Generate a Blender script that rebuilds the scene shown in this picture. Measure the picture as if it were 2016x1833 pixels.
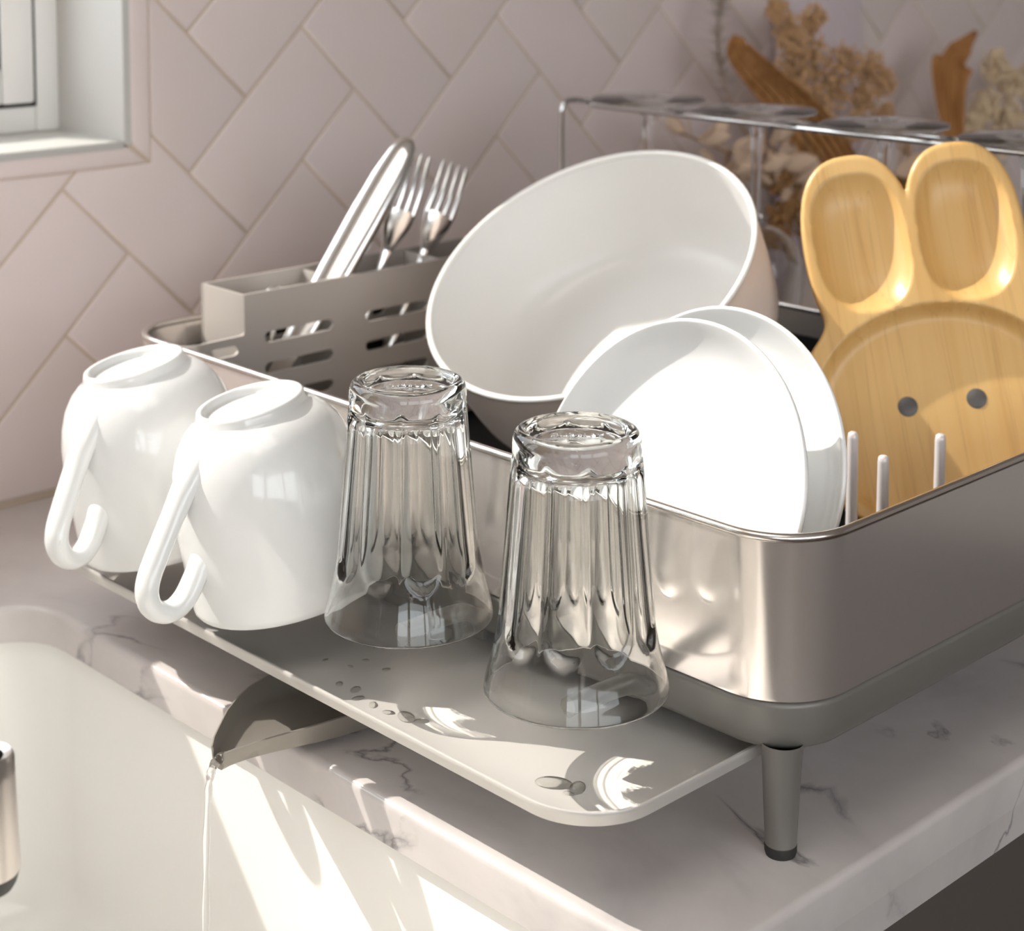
import bpy, bmesh, math, random
from mathutils import Vector, Matrix

for o in list(bpy.data.objects):
    bpy.data.objects.remove(o, do_unlink=True)
scene = bpy.context.scene
COL = scene.collection
PI = math.pi

# ------------------------------------------------------------------ camera
F_PX, PX, PY, FW, FH = 3456.0, 1008.0, 130.0, 2016.0, 1833.0
YAW, PITCH = math.radians(46.23), math.radians(-5.166)
fwd = Vector((math.cos(PITCH)*math.cos(YAW), math.cos(PITCH)*math.sin(YAW), math.sin(PITCH)))
rgt = Vector((math.sin(YAW), -math.cos(YAW), 0))
upv = rgt.cross(fwd)
cd = bpy.data.cameras.new('camera'); cam = bpy.data.objects.new('camera', cd); COL.objects.link(cam)
R3 = Matrix((rgt, upv, -fwd)).transposed()
cam.matrix_world = Matrix.Translation((0, 0, 0.48)) @ R3.to_4x4()
cd.sensor_fit = 'HORIZONTAL'; cd.sensor_width = 36.0
cd.lens = F_PX/FW*36.0
cd.shift_x = 0.0
cd.shift_y = -(FH/2-PY)/FW
cd.clip_start = 0.02
cd.dof.use_dof = True; cd.dof.focus_distance = 0.92; cd.dof.aperture_fstop = 9.5
scene.camera = cam

# ------------------------------------------------------------------ light
world = bpy.data.worlds.new('sky'); scene.world = world; world.use_nodes = True
bg = world.node_tree.nodes['Background']
bg.inputs['Color'].default_value = (0.91, 0.96, 1.0, 1); bg.inputs['Strength'].default_value = 3.9
SUN = Vector((0.44, -0.95, -1.0)).normalized()
sd = bpy.data.lights.new('sun', 'SUN'); so = bpy.data.objects.new('sun', sd); COL.objects.link(so)
sd.energy = 5.7; sd.angle = math.radians(0.55); sd.color = (1.0, 0.95, 0.87)
so.rotation_euler = SUN.to_track_quat('-Z', 'Y').to_euler(); so.location = (-0.5, 2.6, 2.4)
sd.cycles.is_caustics_light = True
vs = scene.view_settings
vs.view_transform = 'Standard'; vs.look = 'None'; vs.exposure = 0.06; vs.gamma = 1.0; vs.use_curve_mapping = False
scene.cycles.use_denoising = True
scene.cycles.use_adaptive_sampling = True; scene.cycles.adaptive_threshold = 0.1; scene.cycles.adaptive_min_samples = 16
scene.cycles.max_bounces = 12; scene.cycles.transmission_bounces = 12; scene.cycles.glossy_bounces = 4
scene.cycles.diffuse_bounces = 4; scene.cycles.transparent_max_bounces = 12
scene.cycles.sample_clamp_indirect = 6.0
scene.cycles.blur_glossy = 0.6

def portal(name, loc, rot, sx, sy):
    d = bpy.data.lights.new(name, 'AREA'); d.shape = 'RECTANGLE'; d.size = sx; d.size_y = sy
    d.cycles.is_portal = True
    o = bpy.data.objects.new(name, d); COL.objects.link(o); o.location = loc; o.rotation_euler = rot
portal('side_opening_portal', (-2.19, -1.8, 0.975), (0, -PI/2, 0), 1.25, 1.2)
portal('front_opening_portal', (-0.50, -2.59, 0.975), (PI/2, 0, 0), 3.2, 1.25)
portal('window_portal', (0.11, 1.47, 0.745), (-PI/2, 0, 0), 1.25, 0.86)

# ------------------------------------------------------------------ materials
def mat(name, color=(.8, .8, .8), rough=.5, metal=0., **kw):
    m = bpy.data.materials.new(name); m.use_nodes = True
    b = m.node_tree.nodes['Principled BSDF']
    b.inputs['Base Color'].default_value = (*color, 1); b.inputs['Roughness'].default_value = rough
    b.inputs['Metallic'].default_value = metal
    for k, v in kw.items():
        b.inputs[k.replace('_', ' ')].default_value = v
    return m
def nodes(m): return m.node_tree.nodes, m.node_tree.links, m.node_tree.nodes['Principled BSDF']
def mapped(m, scale, kind='Object', rot=(0, 0, 0)):
    N, L, b = nodes(m)
    tc = N.new('ShaderNodeTexCoord'); mp = N.new('ShaderNodeMapping')
    mp.inputs['Scale'].default_value = scale; mp.inputs['Rotation'].default_value = rot
    L.new(tc.outputs[kind], mp.inputs['Vector']); return mp.outputs['Vector']
def noise(m, vec, scale, detail=4, rough=.5, dist=0.):
    N, L, b = nodes(m); n = N.new('ShaderNodeTexNoise')
    n.inputs['Scale'].default_value = scale; n.inputs['Detail'].default_value = detail
    n.inputs['Roughness'].default_value = rough; n.inputs['Distortion'].default_value = dist
    L.new(vec, n.inputs['Vector']); return n.outputs['Fac']
def ramp(m, fac, stops):
    N, L, b = nodes(m); r = N.new('ShaderNodeValToRGB')
    while len(r.color_ramp.elements) < len(stops): r.color_ramp.elements.new(0.5)
    for e, (p, c) in zip(r.color_ramp.elements, stops):
        e.position = p; e.color = (*c, 1)
    L.new(fac, r.inputs['Fac']); return r.outputs['Color']
def math_(m, op, a, b_=None):
    N, L, b = nodes(m); n = N.new('ShaderNodeMath'); n.operation = op
    for i, v in enumerate((a, b_)):
        if v is None: continue
        if isinstance(v, (int, float)): n.inputs[i].default_value = v
        else: L.new(v, n.inputs[i])
    return n.outputs[0]
def mixc(m, fac, a, b_):
    N, L, b = nodes(m); n = N.new('ShaderNodeMix'); n.data_type = 'RGBA'
    for idx, v in ((0, fac), (6, a), (7, b_)):
        if isinstance(v, tuple): n.inputs[idx].default_value = (*v, 1)
        elif isinstance(v, (int, float)): n.inputs[idx].default_value = v
        else: L.new(v, n.inputs[idx])
    return n.outputs[2]
def bump(m, h, strength=.1, dist=.001):
    N, L, b = nodes(m); n = N.new('ShaderNodeBump')
    n.inputs['Strength'].default_value = strength; n.inputs['Distance'].default_value = dist
    L.new(h, n.inputs['Height']); L.new(n.outputs['Normal'], b.inputs['Normal'])
def setc(m, c):
    N, L, b = nodes(m); L.new(c, b.inputs['Base Color'])

M = {}
# marble
m = M['marble'] = mat('white_marble', rough=.16)
v = mapped(m, (1, 1, 1), rot=(.3, .2, .9))
vd = mapped(m, (1.35, .85, 1.1), rot=(.15, .1, .35))
n1 = noise(m, vd, 6.5, 7, .5, .5)
vein = math_(m, 'ABSOLUTE', math_(m, 'SUBTRACT', n1, .5))
thin = ramp(m, vein, [(0.0, (1, 1, 1)), (0.004, (.6, .6, .6)), (0.016, (0, 0, 0))])
msk = ramp(m, noise(m, v, 9.0, 2), [(.50, (0, 0, 0)), (.62, (1, 1, 1))])
soft = ramp(m, noise(m, vd, 5.0, 5, .6, .8), [(.30, (1, 1, 1)), (.44, (.25, .25, .25)), (.58, (0, 0, 0))])
cloud = ramp(m, noise(m, v, 8.0, 6, .6), [(.3, (.54, .495, .475)), (.6, (.63, .58, .56)), (.8, (.66, .61, .59))])
c1 = mixc(m, math_(m, 'MULTIPLY', soft, .55), cloud, (.36, .335, .335))
setc(m, mixc(m, math_(m, 'MULTIPLY', math_(m, 'MULTIPLY', thin, msk), .75), c1, (.13, .12, .125)))
# wall tile / grout
m = M['tile'] = mat('pink_glazed_tile', rough=.28, Specular_IOR_Level=.45)
N, L, b = nodes(m); oi = N.new('ShaderNodeObjectInfo')
tcol = ramp(m, oi.outputs['Random'], [(0, (.74, .635, .615)), (.5, (.79, .68, .655)), (1, (.765, .65, .64))])
tv = mapped(m, (1, 1, 1), 'Object')
setc(m, mixc(m, ramp(m, noise(m, tv, 14, 4), [(.35, (0, 0, 0)), (.75, (.4, .4, .4))]), tcol, (.72, .62, .55)))
bump(m, noise(m, tv, 25, 2), .12, .002)
m = M['grout'] = mat('beige_grout', (.60, .49, .38), .9)
bump(m, noise(m, mapped(m, (1, 1, 1)), 300, 3), .3, .0006)
m = M['plaster'] = mat('white_plaster', (.56, .545, .515), .7)
bump(m, noise(m, mapped(m, (1, 1, 1)), 60, 3), .08, .001)
M['upvc'] = mat('white_window_plastic', (.82, .80, .77), .3)
M['gasket'] = mat('black_rubber', (.018, .016, .015), .6)
m = M['ceramic'] = mat('white_glazed_ceramic', (.765, .765, .755), .10, Coat_Weight=.3, Coat_Roughness=.03)
m = M['sink'] = mat('white_sink_enamel', (.86, .835, .79), .16)
m = M['plate'] = mat('white_porcelain', (.86, .86, .85), .12)
# brushed steel
def steel(name, col, rough, scale, amt=.12):
    m = mat(name, col, rough, 1.0)
    N, L, b = nodes(m)
    nn = noise(m, mapped(m, scale), 1.0, 5, .7)
    r = N.new('ShaderNodeMapRange'); r.inputs['To Min'].default_value = rough-amt*.5; r.inputs['To Max'].default_value = rough+amt
    L.new(nn, r.inputs['Value']); L.new(r.outputs[0], b.inputs['Roughness'])
    bump(m, nn, .02, .0003)
    return m
M['steel'] = steel('brushed_steel', (.87, .81, .77), .17, (25, 25, 2600), .05); nodes(M['steel'])[2].inputs['Metallic'].default_value = .80
M['steel_tray'] = steel('brushed_tray_steel', (.62, .59, .555), .38, (2500, 30, 200)); nodes(M['steel_tray'])[2].inputs['Metallic'].default_value = .3
M['steel_rim'] = mat('polished_steel_rim', (.75, .71, .67), .22, 1.0)
M['cutlery'] = mat('polished_cutlery_steel', (.82, .81, .80), .14, 1.0)
M['chrome'] = mat('chrome_wire', (.72, .72, .72), .12, 1.0)
M['grey_plastic'] = mat('warm_grey_painted_plastic', (.205, .192, .175), .38, .12)
M['holder'] = mat('grey_brown_plastic', (.45, .41, .375), .42, .2)
M['black_plastic'] = mat('black_plastic', (.012, .012, .013), .45)
M['rubber'] = mat('dark_rubber', (.03, .029, .028), .6)
M['pin'] = mat('pale_lilac_coated_rod', (.78, .73, .73), .3, .2)
M['spout'] = mat('taupe_plastic', (.27, .245, .215), .35, .3)
M['pot_out'] = mat('blush_enamel', (.90, .765, .68), .35)
M['pot_in'] = mat('cream_ceramic_coating', (.71, .695, .675), .28)
M['pot_rim'] = mat('white_enamel_rim', (.86, .84, .80), .2)
M['faucet'] = mat('brushed_nickel', (.60, .56, .53), .32, 1.0)
# clear glass
def glassmat(name, rough=0.0, ior=1.5, col=(1, 1, 1)):
    m = bpy.data.materials.new(name); m.use_nodes = True
    N, L = m.node_tree.nodes, m.node_tree.links
    N.remove(N['Principled BSDF']); g = N.new('ShaderNodeBsdfGlass')
    g.inputs['IOR'].default_value = ior; g.inputs['Roughness'].default_value = rough
    g.inputs['Color'].default_value = (*col, 1)
    L.new(g.outputs[0], N['Material Output'].inputs['Surface']); return m
M['glass'] = glassmat('clear_tumbler_glass', col=(.985, .99, .985))
M['wine'] = glassmat('clear_wine_glass', col=(.97, .975, .98), ior=1.45)
M['winefoot'] = glassmat('clear_wine_glass_foot', .12, 1.45, (.97, .97, .97))
M['water'] = glassmat('water', ior=1.33)
m = bpy.data.materials.new('window_glass'); m.use_nodes = True; M['pane'] = m
N, L = m.node_tree.nodes, m.node_tree.links
N.remove(N['Principled BSDF']); t = N.new('ShaderNodeBsdfTransparent'); g = N.new('ShaderNodeBsdfGlossy'); g.inputs['Roughness'].default_value = .02
mx = N.new('ShaderNodeMixShader'); mx.inputs[0].default_value = .05
L.new(t.outputs[0], mx.inputs[1]); L.new(g.outputs[0], mx.inputs[2])
L.new(mx.outputs[0], N['Material Output'].inputs['Surface'])
m = bpy.data.materials.new('thin_water_film'); m.use_nodes = True; M['drop'] = m
N, L = m.node_tree.nodes, m.node_tree.links
N.remove(N['Principled BSDF']); t = N.new('ShaderNodeBsdfTransparent'); g = N.new('ShaderNodeBsdfGlossy'); g.inputs['Roughness'].default_value = .03
t.inputs['Color'].default_value = (.93, .93, .92, 1)
lw = N.new('ShaderNodeLayerWeight'); lw.inputs['Blend'].default_value = .25; mx = N.new('ShaderNodeMixShader')
L.new(lw.outputs['Fresnel'], mx.inputs[0]); L.new(t.outputs[0], mx.inputs[1]); L.new(g.outputs[0], mx.inputs[2])
L.new(mx.outputs[0], N['Material Output'].inputs['Surface'])
# bunny wood
m = M['wood'] = mat('pale_rubber_wood', rough=.34)
wv = mapped(m, (1, 1, 1))
wn = noise(m, mapped(m, (55, 3.0, 20)), 1.0, 6, .6, .6)
wn2 = noise(m, mapped(m, (420, 9.0, 100)), 1.0, 3, .5)
N, L, b = nodes(m); sx = N.new('ShaderNodeSeparateXYZ'); L.new(mapped(m, (1, 1, 1)), sx.inputs[0])
wnn = N.new('ShaderNodeTexWhiteNoise'); wnn.noise_dimensions = '1D'; L.new(math_(m, 'FLOOR', math_(m, 'MULTIPLY', math_(m, 'ADD', sx.outputs[0], .5), 44.0)), wnn.inputs['W'])
wc = ramp(m, wn, [(.28, (.58, .32, .095)), (.40, (.71, .42, .145)), (.52, (.76, .475, .18)), (.75, (.79, .51, .21))])
ln = ramp(m, noise(m, mapped(m, (75, 2.2, 30), rot=(0, 0, .03)), 1.0, 3, .5, .3), [(.485, (0, 0, 0)), (.50, (1, 1, 1)), (.515, (0, 0, 0))])
setc(m, mixc(m, math_(m, 'MULTIPLY', ln, .28), mixc(m, math_(m, 'MULTIPLY', wnn.outputs['Value'], .38), mixc(m, math_(m, 'MULTIPLY', wn2, .22), wc, (.56, .33, .12)), (.62, .37, .13)), (.40, .20, .07)))
M['eye'] = mat('dark_grey_inlay', (.10, .09, .085), .35)
# floor and cabinets
m = M['floor'] = mat('dark_oak_floor', rough=.4)
setc(m, ramp(m, noise(m, mapped(m, (1.5, 22, 4)), 1.0, 6, .6, .5), [(.3, (.06, .038, .026)), (.7, (.115, .075, .052))]))
M['cabinet'] = mat('taupe_cabinet_paint', (.11, .092, .082), .45)
M['room'] = mat('warm_white_wall_paint', (.62, .57, .53), .8)
# dried flowers
m = M['palm'] = mat('dried_palm_brown', rough=.75)
setc(m, ramp(m, noise(m, mapped(m, (120, 120, 6)), 1.0, 4), [(.3, (.36, .155, .045)), (.7, (.58, .31, .12))]))
m = M['leaf'] = mat('dried_bleached_leaf', (.68, .50, .36), .7)
M['puff'] = mat('dried_babys_breath', (.64, .40, .21), .85)
M['puff2'] = mat('dried_pale_hydrangea', (.78, .62, .42), .85)
M['statice'] = mat('dried_rusty_flower', (.36, .185, .07), .85)
M['stem'] = mat('dried_stem', (.34, .21, .10), .8)
M['terracotta'] = mat('terracotta', (.52, .30, .20), .8); M['soil'] = mat('dark_soil', (.05, .035, .025), .95)
M['fillglow'] = mat('added_panel_glow', (.9, .9, .9), .6, Emission_Color=(1, .95, .88, 1), Emission_Strength=2.1)  # glow of the added fill panel overhead
M['vase'] = mat('stoneware_vase', (.45, .38, .34), .5)
M['lilac'] = mat('pale_lilac_board_paint', (.70, .60, .63), .45)

# ------------------------------------------------------------------ helpers
def tag(o, label=None, cat=None, group=None, kind=None):
    if label: o['label'] = label
    if cat: o['category'] = cat
    if group: o['group'] = group
    if kind: o['kind'] = kind
    return o
def empty(name, loc=(0, 0, 0), rot=None, **kw):
    o = bpy.data.objects.new(name, None); COL.objects.link(o); o.empty_display_size = .02
    if rot is not None:
        o.matrix_world = Matrix.Translation(Vector(loc)) @ rot.to_4x4()
    else: o.location = loc
    return tag(o, **kw)
def shade(me, ang=35):
    for p in me.polygons: p.use_smooth = True
    if ang < 180:
        try: me.set_sharp_from_angle(angle=math.radians(ang))
        except Exception: pass
def mesh(name, verts, faces, m, parent=None, ang=35, loc=None, **kw):
    me = bpy.data.meshes.new(name); me.from_pydata([tuple(v) for v in verts], [], faces); me.validate()
    bm = bmesh.new(); bm.from_mesh(me); bmesh.ops.remove_doubles(bm, verts=bm.verts, dist=1e-6)
    bmesh.ops.recalc_face_normals(bm, faces=bm.faces); bm.to_mesh(me); bm.free()
    shade(me, ang)
    me.materials.append(M[m] if isinstance(m, str) else m)
    o = bpy.data.objects.new(name, me); COL.objects.link(o)
    if parent: o.parent = parent
    if loc is not None: o.location = loc
    return tag(o, **kw)
def copy_tree(o, parent=None):
    c = o.copy(); COL.objects.link(c)
    if parent: c.parent = parent
    for ch in list(o.children): copy_tree(ch, c)
    return c
class G:
    """collects verts and faces"""
    def __init__(s): s.v = []; s.f = []
    def add(s, vs, fs):
        b = len(s.v); s.v += [tuple(x) for x in vs]; s.f += [tuple(i+b for i in f) for f in fs]
    def box(s, x0, y0, z0, x1, y1, z1, bv=0.0):
        bm = bmesh.new(); bmesh.ops.create_cube(bm, size=1.0)
        for w in bm.verts:
            w.co = Vector(((x0+x1)/2+w.co.x*(x1-x0), (y0+y1)/2+w.co.y*(y1-y0), (z0+z1)/2+w.co.z*(z1-z0)))
        if bv: bmesh.ops.bevel(bm, geom=list(bm.edges), offset=bv, segments=2, affect='EDGES', profile=.5)
        bm.verts.index_update()
        s.add([w.co.copy() for w in bm.verts], [[w.index for w in f.verts] for f in bm.faces]); bm.free()
    def loft(s, loops, closed=True, cap0=False, cap1=False):
        n = len(loops[0]); vs = [p for l in loops for p in l]; fs = []
        for i in range(len(loops)-1):
            for j in range(n if closed else n-1):
                a = i*n+j; b = i*n+(j+1) % n
                fs.append((a, b, b+n, a+n))
        if cap0: fs.append(tuple(range(n-1, -1, -1)))
        if cap1: fs.append(tuple((len(loops)-1)*n+j for j in range(n)))
        s.add(vs, fs)
    def lathe(s, prof, n=48, ctr=(0, 0, 0), cap0=False, cap1=False):
        loops = [[(ctr[0]+r*math.cos(2*PI*j/n), ctr[1]+r*math.sin(2*PI*j/n), ctr[2]+z) for j in range(n)] for r, z in prof]
        s.loft(loops, True, cap0, cap1)
    def tube(s, path, rad, n=10, caps=True):
        P = [Vector(p) for p in path]; k = len(P)
        rr = rad if isinstance(rad, (list, tuple)) else [rad]*k
        T = [(P[min(i+1, k-1)]-P[max(i-1, 0)]).normalized() for i in range(k)]
        u = T[0].orthogonal().normalized(); loops = []
        for i in range(k):
            u = (u-T[i]*u.dot(T[i])).normalized(); w = T[i].cross(u)
            loops.append([P[i]+(u*math.cos(2*PI*j/n)+w*math.sin(2*PI*j/n))*rr[i] for j in range(n)])
        s.loft(loops, True, caps, caps)
    def obj(s, name, m, parent=None, **kw): return mesh(name, s.v, s.f, m, parent, **kw)
def rrect(x0, y0, x1, y1, r, z, n=8):
    out = []
    for cx, cy, a0 in ((x1-r, y1-r, 0), (x0+r, y1-r, PI/2), (x0+r, y0+r, PI), (x1-r, y0+r, 1.5*PI)):
        for i in range(n+1):
            a = a0+PI/2*i/n; out.append((cx+r*math.cos(a), cy+r*math.sin(a), z))
    return out
def smooth_path(pts, n=8, closed=False):
    P = [Vector(p) for p in pts]; out = []; k = len(P)
    rng = range(k if closed else k-1)
    for i in rng:
        p0 = P[(i-1) % k] if (closed or i > 0) else P[0]*2-P[1]
        p1, p2 = P[i], P[(i+1) % k]
        p3 = P[(i+2) % k] if (closed or i+2 < k) else p2*2-p1
        for j in range(n):
            t = j/n
            out.append(.5*((2*p1)+(p2-p0)*t+(2*p0-5*p1+4*p2-p3)*t*t+(3*p1-p0-3*p2+p3)*t**3))
    if not closed: out.append(P[-1])
    return out
def holed_plate(outer, holes, t0, t1, xf):
    """flat plate from 2-D loops (first outer, then holes), thickness t0..t1, xf maps (u, v, t) to 3-D"""
    bm = bmesh.new(); loops = []
    for lp in [outer]+holes:
        vs = [bm.verts.new((p[0], p[1], 0)) for p in lp]
        es = [bm.edges.new((vs[i], vs[(i+1) % len(vs)])) for i in range(len(vs))]
        loops.append((vs, es))
    bmesh.ops.triangle_fill(bm, use_beauty=True, use_dissolve=False, edges=[e for _, es in loops for e in es])
    bm.verts.index_update(); nv = len(bm.verts)
    P2 = [w.co.copy() for w in bm.verts]
    F = [[w.index for w in f.verts] for f in bm.faces]
    vs = [xf(p.x, p.y, t0) for p in P2]+[xf(p.x, p.y, t1) for p in P2]
    fs = [tuple(f) for f in F]+[tuple(i+nv for i in reversed(f)) for f in F]
    for lv, _ in loops:
        ids = [w.index for w in lv]
        for i in range(len(ids)):
            a, b = ids[i], ids[(i+1) % len(ids)]
            fs.append((a, b, b+nv, a+nv))
    bm.free(); return vs, fs
def frame_rot(ex, ey, ez): return Matrix((Vector(ex), Vector(ey), Vector(ez))).transposed()

# ------------------------------------------------------------------ room shell
WY = 1.275                        # face of the tiled wall
XW, ZW = 0.777, 0.286             # right jamb and sill of the window recess
WX0, WZ1 = -0.55, 1.20
FZ = -0.90
g = G()
g.box(XW, WY+.0016, FZ, 3.2, WY+.175, 1.65)                   # right of the window
g.box(-2.2, WY+.0016, FZ, XW, WY+.175, ZW-.007)                    # under it
g.box(-2.2, WY+.0016, WZ1, XW, WY+.175, 1.65)
g.box(-2.2, WY+.0016, ZW, WX0, WY+.175, WZ1)
wall = g.obj('wall_back', 'grout', ang=30, kind='structure', label='pale pink tiled wall in herringbone with beige grout')
# herringbone tiles, each a piece of its own
W_T = .0860; U0, V0 = .597, .3275
TX, TZ = .7995, .264
def clip(poly, f):
    out = []
    for i in range(len(poly)):
        a, b = poly[i], poly[(i+1) % len(poly)]; fa, fb = f(a), f(b)
        if fa >= 0: out.append(a)
        if (fa > 0 > fb) or (fa < 0 < fb):
            t = fa/(fa-fb); out.append((a[0]+(b[0]-a[0])*t, a[1]+(b[1]-a[1])*t))
    res = []
    for p in out:
        if not res or (abs(p[0]-res[-1][0])+abs(p[1]-res[-1][1])) > 1e-5: res.append(p)
    if len(res) > 1 and (abs(res[0][0]-res[-1][0])+abs(res[0][1]-res[-1][1])) < 1e-5: res.pop()
    return res
def area(p): return .5*sum(p[i][0]*p[(i+1) % len(p)][1]-p[(i+1) % len(p)][0]*p[i][1] for i in range(len(p)))
def inset(poly, d):
    n = len(poly); out = []
    for i in range(n):
        p0, p1, p2 = Vector(poly[i-1]), Vector(poly[i]), Vector(poly[(i+1) % n])
        e1, e2 = (p1-p0).normalized(), (p2-p1).normalized()
        n1, n2 = Vector((-e1.y, e1.x)), Vector((-e2.y, e2.x))
        k = (n1+n2); k = k/max(k.dot(n1), .25)
        out.append(tuple(p1+k*d))
    return out
def tile(poly):
    if len(poly) < 3: return
    if area(poly) < 0: poly = poly[::-1]
    if area(poly) < 1.2e-4: return
    a = poly; b = inset(poly, .0007); c = inset(poly, .0022)
    cx = sum(p[0] for p in poly)/len(poly); cz = sum(p[1] for p in poly)/len(poly)
    loops = [[(p[0]-cx, .0040, p[1]-cz) for p in a], [(p[0]-cx, .0008, p[1]-cz) for p in a],
             [(p[0]-cx, .00025, p[1]-cz) for p in b], [(p[0]-cx, 0, p[1]-cz) for p in c]]
    gg = G(); gg.loft(loops, True, False, True)
    return gg.obj('tile', 'tile', wall, ang=60, loc=(cx, WY, cz))
gap = .0013
S2 = 2**-.5
for i in range(-14, 36):
    for j in range(-16, 40):
        mcl = (i+j+1) % 4
        if mcl == 0: du, dv = 2, 1
        elif mcl == 2: du, dv = 1, 2
        else: continue
        u0, v0 = U0+i*W_T+gap, V0+j*W_T+gap; u1, v1 = U0+(i+du)*W_T-gap, V0+(j+dv)*W_T-gap
        poly = [((u+v)*S2, (u-v)*S2) for u, v in ((u0, v0), (u1, v0), (u1, v1), (u0, v1))]
        if area(poly) < 0: poly = poly[::-1]
        cx = sum(p[0] for p in poly)/4; cz = sum(p[1] for p in poly)/4
        if not (.25 < cx < 3.26 and -.05 < cz < .72): continue
        poly = clip(clip(poly, lambda p: p[1]-.004), lambda p: 3.197-p[0])
        if len(poly) < 3: continue
        P1 = clip(poly, lambda p: p[0]-TX)
        if len(P1) == len(poly) and abs(area(P1)-area(poly)) < 1e-7: tile(P1); continue
        P2 = clip(clip(poly, lambda p: TX-p[0]), lambda p: TZ-p[1])
        if len(P1) >= 3 and len(P2) >= 3:
            on = lambda p: abs(p[0]-TX) < 1e-5
            k1 = [k for k in range(len(P1)) if on(P1[k]) and on(P1[(k+1) % len(P1)])]
            k2 = [k for k in range(len(P2)) if on(P2[k]) and on(P2[(k+1) % len(P2)])]
            if k1 and k2:
                A_ = [P1[(k1[0]+1+k) % len(P1)] for k in range(len(P1))]
                B_ = [P2[(k2[0]+1+k) % len(P2)] for k in range(len(P2))]
                allp = A_+B_; res = []
                for p in allp:
                    if not res or (abs(p[0]-res[-1][0])+abs(p[1]-res[-1][1])) > 1e-4: res.append(p)
                if (abs(res[0][0]-res[-1][0])+abs(res[0][1]-res[-1][1])) < 1e-4: res.pop()
                tile(res)
            else: tile(P1); tile(P2)
        elif len(P1) >= 3: tile(P1)
        elif len(P2) >= 3: tile(P2)
# recess lining, window trim
g = G()
g.box(XW-.004, WY-.0002, ZW-.004, XW+.006, WY+.175, WZ1+.004)
g.box(WX0-.006, WY-.0002, ZW-.004, WX0+.004, WY+.175, WZ1+.004)
g.box(WX0-.004, WY-.0002, WZ1-.004, XW+.004, WY+.175, WZ1+.006)
g.obj('recess_lining', 'plaster', wall, ang=30)
g = G(); g.box(WX0, WY-.0004, ZW-.008, XW-.004, WY+.175, ZW, .0015); g.obj('window_ledge', 'plaster', wall, ang=30)
tr = empty('trim_1', (XW, WY, ZW), kind='structure', label='narrow pink tile border around the window recess')
def trimpiece(name, pts):
    a = pts if area(pts) > 0 else pts[::-1]
    b = inset(a, .0012); c = inset(a, .004)
    loops = [[(p[0]-XW, .004, p[1]-ZW) for p in a], [(p[0]-XW, .0008, p[1]-ZW) for p in a],
             [(p[0]-XW, -.0002, p[1]-ZW) for p in b], [(p[0]-XW, -.0008, p[1]-ZW) for p in c]]
    gg = G(); gg.loft(loops, True, False, True); gg.obj(name, 'tile', tr, ang=60)
e = .0012
trimpiece('border_tile', [(XW+.0015, ZW-.002), (TX-e, TZ+e+.001), (TX-e, .66), (XW+.0015, .66)])
trimpiece('border_tile', [(XW+.0015, .66+2*e), (TX-e, .66+2*e), (TX-e, WZ1+.02), (XW+.0015, WZ1)])
trimpiece('border_tile', [(XW-.001, ZW-.0055), (TX-2*e-.002, TZ+e), (.56, TZ+e), (.56, ZW-.0055)])
trimpiece('border_tile', [(.56-2*e, ZW-.0055), (.56-2*e, TZ+e), (.10, TZ+e), (.10, ZW-.0055)])
trimpiece('border_tile', [(.10-2*e, ZW-.0055), (.10-2*e, TZ+e), (WX0-.02, TZ+e), (WX0, ZW-.0055)])
# window: frame, two sashes, gaskets, panes
YF = 1.381
win = empty('window_1', (XW, YF, ZW), kind='structure', label='white framed casement window with dark seals in a deep recess')
def ring(name, m, x0, z0, x1, z1, wd, y0, y1, bv=.002):
    gg = G()
    for a in ((x0, z0, x0+wd, z1), (x1-wd, z0, x1, z1), (x0+wd, z0, x1-wd, z0+wd), (x0+wd, z1-wd, x1-wd, z1)):
        gg.box(a[0]-XW, y0-YF, a[1]-ZW, a[2]-XW, y1-YF, a[3]-ZW, bv)
    return gg.obj(name, m, win, ang=30)
ring('frame', 'upvc', WX0, ZW, XW-.004, WZ1, .0225, YF, YF+.06)
mull = .06
gg = G(); gg.box(mull-.02-XW, 0, .02, mull+.02-XW, .06, WZ1-ZW-.02, .002); gg.obj('mullion', 'upvc', win, ang=30)
for xa, xb in ((WX0+.0225, mull-.02), (mull+.02, XW-.0265)):
    ring('gasket', 'gasket', xa, ZW+.0225, xb, WZ1-.0225, .0045, YF-.0005, YF+.055, 0)
    ring('sash', 'upvc', xa+.0028, ZW+.0253, xb-.0028, WZ1-.0253, .0305, YF-.004, YF+.05, .003)
    ring('gasket', 'gasket', xa+.032, ZW+.0545, xb-.032, WZ1-.0545, .004, YF+.004, YF+.045, 0)
    gg = G(); gg.box(xa+.034-XW, .02, .0565, xb-.034-XW, .026, WZ1-ZW-.0565); gg.obj('pane', 'pane', win)
# unseen trough added on the ledge to keep low sun off the counter
pt = empty('sun_block_trough', (.42, 1.305, ZW), label='low terracotta trough added unseen on the window ledge to block low sun', cat='sun blocker')
g = G(); g.loft([[(x*sx, y*sx, z) for x, y in ((-.17, -.022), (.17, -.022), (.17, .022), (-.17, .022))] for z, sx in ((0, .93), (.078, 1), (.078, .975), (.03, .92))], True, True, True); g.obj('trough', 'terracotta', pt, ang=30)
g = G(); g.box(-.15, -.018, .03, .15, .018, .068); g.obj('soil', 'soil', pt, ang=30)
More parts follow.
